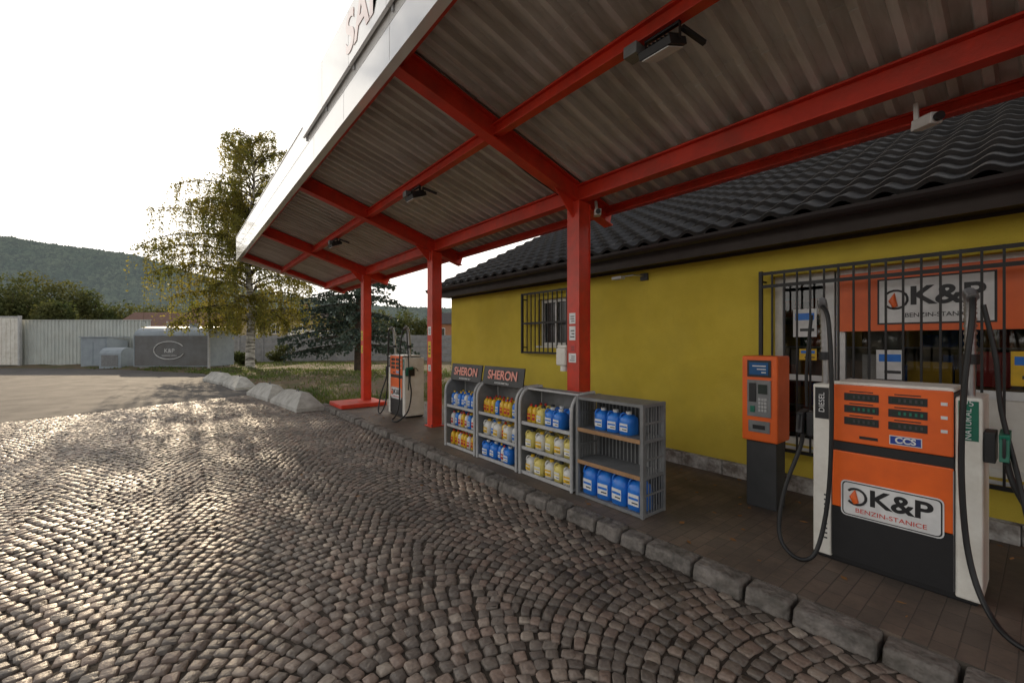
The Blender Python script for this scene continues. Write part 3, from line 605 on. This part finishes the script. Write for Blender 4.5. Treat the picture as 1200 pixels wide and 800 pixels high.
g.obj('shell',e,bevel=.03)
text('K&P',(-.1,-.035,1.12),.36,'plate',e,'logo_letters',rot=(90,0,0)); text('benzinova stanice',(-.1,-.035,.84),.13,'plate',e,'logo_subtitle',rot=(90,0,0))
g=MB(); g.tube([(-.1+.95*math.cos(t),-.04,1.15+.55*math.sin(t)) for t in np.linspace(.5,5.9,24)],.025,'plate',6); g.obj('logo_ring',e)
e=local('metal_storage_box',-26.9,27.6); g=MB(); g.prism([(0,0),(1.5,0),(1.5,1.75),(0,1.95)],-1.0,.7,'tankgrey','x'); g.box(-.95,-.2,-.02,-.003,.15,1.7,'tankgrey'); g.box(-.1,.62,-.02,-.003,.15,1.7,'tankgrey'); g.box(-1.05,.75,-.1,1.6,1.96,2.02,'tankgrey'); g.obj('case',e,bevel=.02)
e=local('metal_storage_box',-25.0,26.6); g=MB(); pr=[(0,0),(1.1,0),(1.1,.9)]+[(.55+.55*math.cos(t),.9+.42*math.sin(t)) for t in np.linspace(.2,math.pi-.2,7)]+[(0,.9)]; g.prism(pr,-.75,.6,'tankgrey','x'); g.box(-.6,.45,-.02,-.003,.15,.85,'grey'); g.obj('case',e,bevel=.02)
e=local('steel_mast',-17.9,25.2); g=MB(); g.tube([(0,0,-.05),(0,0,5.2)],[.07,.05],'lgrey',10); g.box(-.15,.15,-.15,.15,-.05,.1,'concrete'); g.obj('pole',e)
e=local('concrete_fence',0,36); g=MB()
for i,x_ in enumerate(np.arange(-25,8,2.0)):
    g.box(x_-.07,x_+.07,-.08,.08,-.05,2.35,'fence')
    for j in range(4): g.box(x_+.071,x_+1.929,-.03,.03,j*.56,j*.56+.55,'fence'); 
    for j in range(4): g.box(x_+.2,x_+1.8,-.045,-.031,j*.56+.1,j*.56+.44,'fence')
g.obj('panels_and_posts',e,bevel=.01)
def house(name,l,t,w,d,h,rh,wall,roof,rot=0,gable='x'):
    e=empty(name,tuple(FR(l,t)),-A0+rot); g=MB(); g.box(-w/2,w/2,0,d,-.1,h,wall)
    if gable=='x': g.prism([(-.4,h-.05),(d+.4,h-.05),(d/2,h+rh)],-w/2-.4,w/2+.4,roof,'x')
    else: g.prism([(-w/2-.4,h-.05),(w/2+.4,h-.05),(0,h+rh)],-.4,d+.4,roof,'y')
    nw=max(2,int(w/2.6))
    for i in range(nw):
        x_=-w/2+w*(i+.5)/nw
        for zz in ([1.0] if h<4 else [1.0,h-1.9]):
            g.box(x_-.6,x_+.6,-.06,-.003,zz,zz+1.3,'pvc'); g.box(x_-.52,x_-.03,-.075,-.062,zz+.08,zz+1.22,'wdark'); g.box(x_+.03,x_+.52,-.075,-.062,zz+.08,zz+1.22,'wdark')
    g.box(w*.2,w*.2+.5,d/2,d/2+.5,h+rh*.5,h+rh+.7,'orangewall'); g.obj('body',e)
house('tan_house',-31,56,9,7,4.6,1.6,'tan','roofdark')
house('brown_roof_house',-52,62,12,8,3.6,2.6,'white','roofred')
house('orange_house',-8.5,60,6,8,4.2,1.8,'orangewall','roofdark',rot=.2)
e=local('white_van',-20,44); g=MB()
pr=[(-2.6,.4),(2.2,.4),(2.35,1.1),(1.75,1.35),(1.2,2.3),(1.0,2.85),(-2.5,2.9),(-2.6,2.6)]
g.prism(pr,-.95,.95,'pvc','y'); g.add([(1.3,-.96,1.45),(1.65,-.96,1.45),(1.2,-.96,2.2),(.5,-.96,2.2),(.5,-.96,1.45)],[(0,1,2,3,4)],'wdark'); g.box(-2.2,.2,-.965,-.952,1.7,2.4,'wdark')
for x_ in (-1.7,1.4):
    for y_ in (-.98,.78): g.tube([(x_,y_,.33),(x_,y_+.2,.33)],.34,'rubber',16)
g.obj('body',e,bevel=.05)
# ---------------------------------------------------------------- trees
def birch(base,H,RAD):
    e=empty('birch_tree',base); bx,by,bz=base; g=MB()
    tp=[Vector((bx+.25*math.sin(i*.7)*i/14,by+.2*math.cos(i*.9)*i/14,bz-.1+H*i/14)) for i in range(15)]
    g.tube(tp,[.26*(1-i/14.6)+.012 for i in range(15)],'birchbark',10)
    g.obj('trunk',e); g=MB(); LP=[];
    for li in range(104):
        u=random.uniform(.17,.98)**.9; i=u*14; p0=tp[int(i)].lerp(tp[min(14,int(i)+1)],i-int(i))
        az=li*2.4+random.uniform(-.4,.4); prof=float(np.interp(u,[.1,.25,.5,.75,1],[.80,.95,1,.78,.3]))
        L_=RAD*prof*random.uniform(.5,1.05); el=rad(random.uniform(20,55))*(.6+.6*u)
        d=Vector((math.cos(az)*math.cos(el),math.sin(az)*math.cos(el),math.sin(el))); pts=[p0]; p=p0.copy(); nseg=7
        for s_ in range(nseg):
            p=p+d*L_/nseg; pts.append(p.copy()); d.z-=.17; d=(d+Vector((random.gauss(0,.08),random.gauss(0,.08),0))).normalized()
        r0=.075*(1-u*.6); g.tube(pts,[r0*(1-s_/(nseg+.5))+.006 for s_ in range(nseg+1)],'bark',5,False)
        nst=int(8+L_*6)
        for s_ in range(nst):
            v=random.uniform(.25,1)**.8*nseg; q=pts[int(v)].lerp(pts[min(nseg,int(v)+1)],v-int(v)) if v<nseg else pts[-1]
            hang=random.uniform(.5,3.3)*(.5 if u>.8 else 1); a2=random.uniform(0,6.283); out=random.uniform(.1,.6); 
            qs=[]; m=5
            for w in range(m+1):
                f=w/m; qs.append(Vector((q.x+math.cos(a2)*out*math.sqrt(f),q.y+math.sin(a2)*out*math.sqrt(f),q.z+.15*f-hang*f*f)))
            qs=[a for a in qs if a.z>1.9]
            if len(qs)<2: continue
            if random.random()<.35: g.tube(qs,.006,'bark',3,False)
            nl=int(8+hang*11)
            for w in range(nl):
                f=random.random()**.8*(len(qs)-1); a=qs[int(f)].lerp(qs[min(len(qs)-1,int(f)+1)],f-int(f)); LP.append((a.x+random.gauss(0,.06),a.y+random.gauss(0,.06),a.z+random.gauss(0,.07)))
    g.obj('limbs',e,fix=False); LP=np.array(LP); V,F=leafquads(LP,.115,vert=.8); npmesh('leaves',V,F,'birchleaf',False,e)
birch((3.64,30.3,0),14.4,5.4)
def spruce(base,H,RAD,z0=1.5):
    e=empty('spruce_tree',base); bx,by,bz=base; g=MB(); g.tube([(bx,by,bz-.1),(bx+.05,by,bz+H*.5),(bx,by,bz+H)],[.2,.12,.02],'bark',10); LP=[]
    z=z0
    while z<H-.2:
        f=1-(z-z0)/(H-z0); L_=RAD*(f**.8)
        for b_ in range(8):
            az=random.uniform(0,6.283); l=L_*random.uniform(.6,1.1); pts=[]; 
            for s_ in range(9):
                t=s_/8; pts.append(Vector((bx+math.cos(az)*l*t,by+math.sin(az)*l*t,z+.12*l*t-.42*l*t*t+.16*l*t**3)))
            g.tube(pts,[.03*(1-s_/9)+.006 for s_ in range(9)],'bark',4,False)
            for s_ in range(int(l*50)):
                t=random.uniform(.12,1)*8; i=min(7,int(t)); a=pts[i].lerp(pts[i+1],t-i); side=random.gauss(0,.22)*(1.1-t/9); LP.append((a.x-math.sin(az)*side+random.gauss(0,.03),a.y+math.cos(az)*side+random.gauss(0,.03),a.z-abs(random.gauss(0,.18))))
        z+=.36+.14*random.random()
    g.obj('trunk_and_branches',e,fix=False); LP=np.array(LP); V,F=leafquads(LP,.17,vert=.6); npmesh('needles',V,F,'spruce',False,e)
spruce((7.9,23.6,0),9.5,3.9)
def crownpts(c,rx_,rz_,n,lob=9):
    cs=[]
    for i in range(lob):
        v=rng.normal(size=3); v/=np.linalg.norm(v); cs.append((np.array(c)+v*np.array([rx_,rx_,rz_])*.55,rng.uniform(.35,.6)))
    P=[]
    for q,s_ in cs:
        m=n//lob; v=rng.normal(size=(m,3)); v/=np.linalg.norm(v,axis=1)[:,None]; r=rng.uniform(.55,1.05,m)[:,None]; P.append(q+v*r*np.array([rx_,rx_,rz_])*s_)
    return np.concatenate(P)
def decid(name,l,t,h,r,n=3200,size=.55,k='forest'):
    p=FR(l,t); e=empty(name,tuple(p)); g=MB(); g.tube([(p.x,p.y,-.1),(p.x+.2,p.y,h*.35),(p.x,p.y,h*.75)],[h*.028,h*.02,h*.006],'bark',8)
    for i in range(6):
        a=random.uniform(0,6.28); g.tube([(p.x,p.y,h*.3),(p.x+math.cos(a)*r*.5,p.y+math.sin(a)*r*.5,h*.6)],[h*.012,h*.004],'bark',5)
    g.obj('trunk',e); P=crownpts((p.x,p.y,h*.60),r,h*.40,n,12); P=P[P[:,2]>h*.1]; V,F=leafquads(P,size); npmesh('leaves',V,F,k,False,e)
for (px,ty,t) in [(-70,318,95),(-25,312,90),(15,322,88),(42,315,95),(85,326,100),(112,338,104),(62,350,80)]:
    h=(400-ty)/500*t+1.7; l=(px-600)/500*t; decid('deciduous_tree',l,t,h,h*.38)
P=[]
for i in range(26):
    px=120+i*17+random.uniform(-5,5); t=random.uniform(105,140); ty=random.uniform(346,362) if px<260 else random.uniform(362,374); h=(400-ty)/500*t+1.7; q=FR((px-600)/500*t,t); P.append(crownpts((q.x,q.y,h*.55),h*.5,h*.45,1300,8))
for i in range(24):
    y=-45+i*4.2+random.uniform(-1,1); x=-48+random.uniform(-4,4)-i*.15; h=random.uniform(5,9); P.append(crownpts((x,y,h*.5),3.4,h*.48,900,7))
P=np.concatenate(P); V,F=leafquads(P,.7); npmesh('distant_trees',V,F,'forest')
P=[]
for (px,t,h,r) in [(285,31,1.0,1.1),(262,30,.8,.9),(60,31.2,3.4,1.2),(330,33,1.5,1.2)]:
    q=FR((px-600)/500*t,t); P.append(crownpts((q.x,q.y,h*.5),r,h*.5,1500,7))
P=np.concatenate(P); V,F=leafquads(P,.16); npmesh('shrubs',V,F,'forest')
# hills
ss=np.linspace(-3.2,1.2,240); dd=np.linspace(0,1,46)
prof=.95*np.interp(ss,[-3.2,-2,-1.6,-1.2,-1.08,-.95,-.88,-.8,-.7,-.54,-.3,0,.5,1.2],[.16,.24,.27,.245,.225,.208,.198,.172,.14,.10,.075,.065,.06,.05])
V=[]
for j,d in enumerate(dd):
    t=300+d*320; hh=(d*d*(3-2*d))
    z=prof*620*hh*(1+.05*np.sin(ss*23+d*5)*(1-d))+ (4*np.sin(ss*40+d*11)+3*np.sin(ss*71-d*17))*hh*.6
    V.append(np.stack([Rv.x*ss*t+Fv.x*t,Rv.y*ss*t+Fv.y*t,z-1],1))
V=np.concatenate(V); nn=len(ss); ii,jj=np.meshgrid(np.arange(len(dd)-1),np.arange(nn-1),indexing='ij'); a=(ii*nn+jj).ravel()
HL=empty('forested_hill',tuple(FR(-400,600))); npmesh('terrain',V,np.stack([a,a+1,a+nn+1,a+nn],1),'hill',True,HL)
n=70000; d=np.sqrt(rng.uniform(.02,1,n)); s_=rng.uniform(-2,.3,n); t=300+d*320; z=np.interp(s_,ss,prof)*620*(d*d*(3-2*d))+rng.uniform(0,6,n)
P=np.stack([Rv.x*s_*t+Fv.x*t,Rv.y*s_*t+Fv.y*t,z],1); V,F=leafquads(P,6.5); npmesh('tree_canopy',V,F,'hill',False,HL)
# ---------------------------------------------------------------- light
SE,SA=rad(18),rad(1.5)
w=bpy.data.worlds.new('World'); S.world=w; w.use_nodes=True; N=w.node_tree.nodes; L=w.node_tree.links; N.clear()
out=N.new('ShaderNodeOutputWorld'); bg=N.new('ShaderNodeBackground'); bg.inputs[1].default_value=.15
sk=N.new('ShaderNodeTexSky'); sk.sky_type='NISHITA'; sk.sun_disc=False; sk.sun_elevation=SE; sk.sun_rotation=SA; sk.dust_density=1.0; sk.air_density=1.0
tc=N.new('ShaderNodeTexCoord'); mp=N.new('ShaderNodeMapping'); mp.inputs['Scale'].default_value=(1,1,1.8); L.new(tc.outputs['Generated'],mp.inputs[0])
n=N.new('ShaderNodeTexNoise'); n.inputs['Scale'].default_value=3.4; n.inputs['Detail'].default_value=5; n.inputs['Roughness'].default_value=.6; L.new(mp.outputs[0],n.inputs['Vector'])
sd=(math.sin(SA)*math.cos(SE),math.cos(SA)*math.cos(SE),math.sin(SE))
dt=N.new('ShaderNodeVectorMath'); dt.operation='DOT_PRODUCT'; dt.inputs[1].default_value=sd; L.new(tc.outputs['Generated'],dt.inputs[0])
pw=N.new('ShaderNodeMath'); pw.operation='MAXIMUM'; pw.inputs[1].default_value=0; L.new(dt.outputs['Value'],pw.inputs[0])
pw2=N.new('ShaderNodeMath'); pw2.operation='POWER'; pw2.inputs[1].default_value=8; L.new(pw.outputs[0],pw2.inputs[0])
m1=N.new('ShaderNodeMath'); m1.operation='MULTIPLY_ADD'; m1.inputs[1].default_value=.22; L.new(pw2.outputs[0],m1.inputs[0]); L.new(n.outputs[0],m1.inputs[2])
# fewer clouds high up
sx_=N.new('ShaderNodeSeparateXYZ'); L.new(tc.outputs['Generated'],sx_.inputs[0])
el=N.new('ShaderNodeMapRange'); el.inputs[1].default_value=.38; el.inputs[2].default_value=.62; el.inputs[3].default_value=0; el.inputs[4].default_value=-.13; L.new(sx_.outputs[2],el.inputs[0])
m2=N.new('ShaderNodeMath'); m2.operation='ADD'; L.new(m1.outputs[0],m2.inputs[0]); L.new(el.outputs[0],m2.inputs[1])
r=N.new('ShaderNodeMapRange'); r.interpolation_type='SMOOTHSTEP'; r.inputs[1].default_value=.36; r.inputs[2].default_value=.50; r.inputs[3].default_value=0; L.new(m2.outputs[0],r.inputs[0])
cr=N.new('ShaderNodeMapRange'); cr.inputs[1].default_value=-.4; cr.inputs[2].default_value=1; cr.inputs[3].default_value=9; cr.inputs[4].default_value=12; L.new(dt.outputs['Value'],cr.inputs[0])
cc=N.new('ShaderNodeVectorMath'); cc.operation='SCALE'; cc.inputs[0].default_value=(1,.95,.88); L.new(cr.outputs[0],cc.inputs['Scale'])
sk2=N.new('ShaderNodeVectorMath'); sk2.operation='SCALE'; sk2.inputs['Scale'].default_value=.62; L.new(sk.outputs[0],sk2.inputs[0])
mx=N.new('ShaderNodeMixRGB'); L.new(r.outputs[0],mx.inputs[0]); L.new(sk2.outputs[0],mx.inputs[1]); L.new(cc.outputs[0],mx.inputs[2])
L.new(mx.outputs[0],bg.inputs[0]); L.new(bg.outputs[0],out.inputs[0])
sl_=bpy.data.lights.new('sun','SUN'); sl_.energy=5; sl_.angle=rad(.6); sl_.color=(1,.80,.56); so=bpy.data.objects.new('sun',sl_); COL.objects.link(so)
so.rotation_euler=Vector(sd).to_track_quat('Z','Y').to_euler(); so.location=(0,20,30)
c=bpy.data.cameras.new('camera'); c.lens=15; c.sensor_width=36; c.clip_end=6000; c.clip_start=.05; co=bpy.data.objects.new('camera',c); COL.objects.link(co)
co.location=(0,0,1.7); co.rotation_euler=(rad(90),0,-A0); S.camera=co
S.view_settings.view_transform='Standard'; S.view_settings.look='None'; S.view_settings.exposure=0
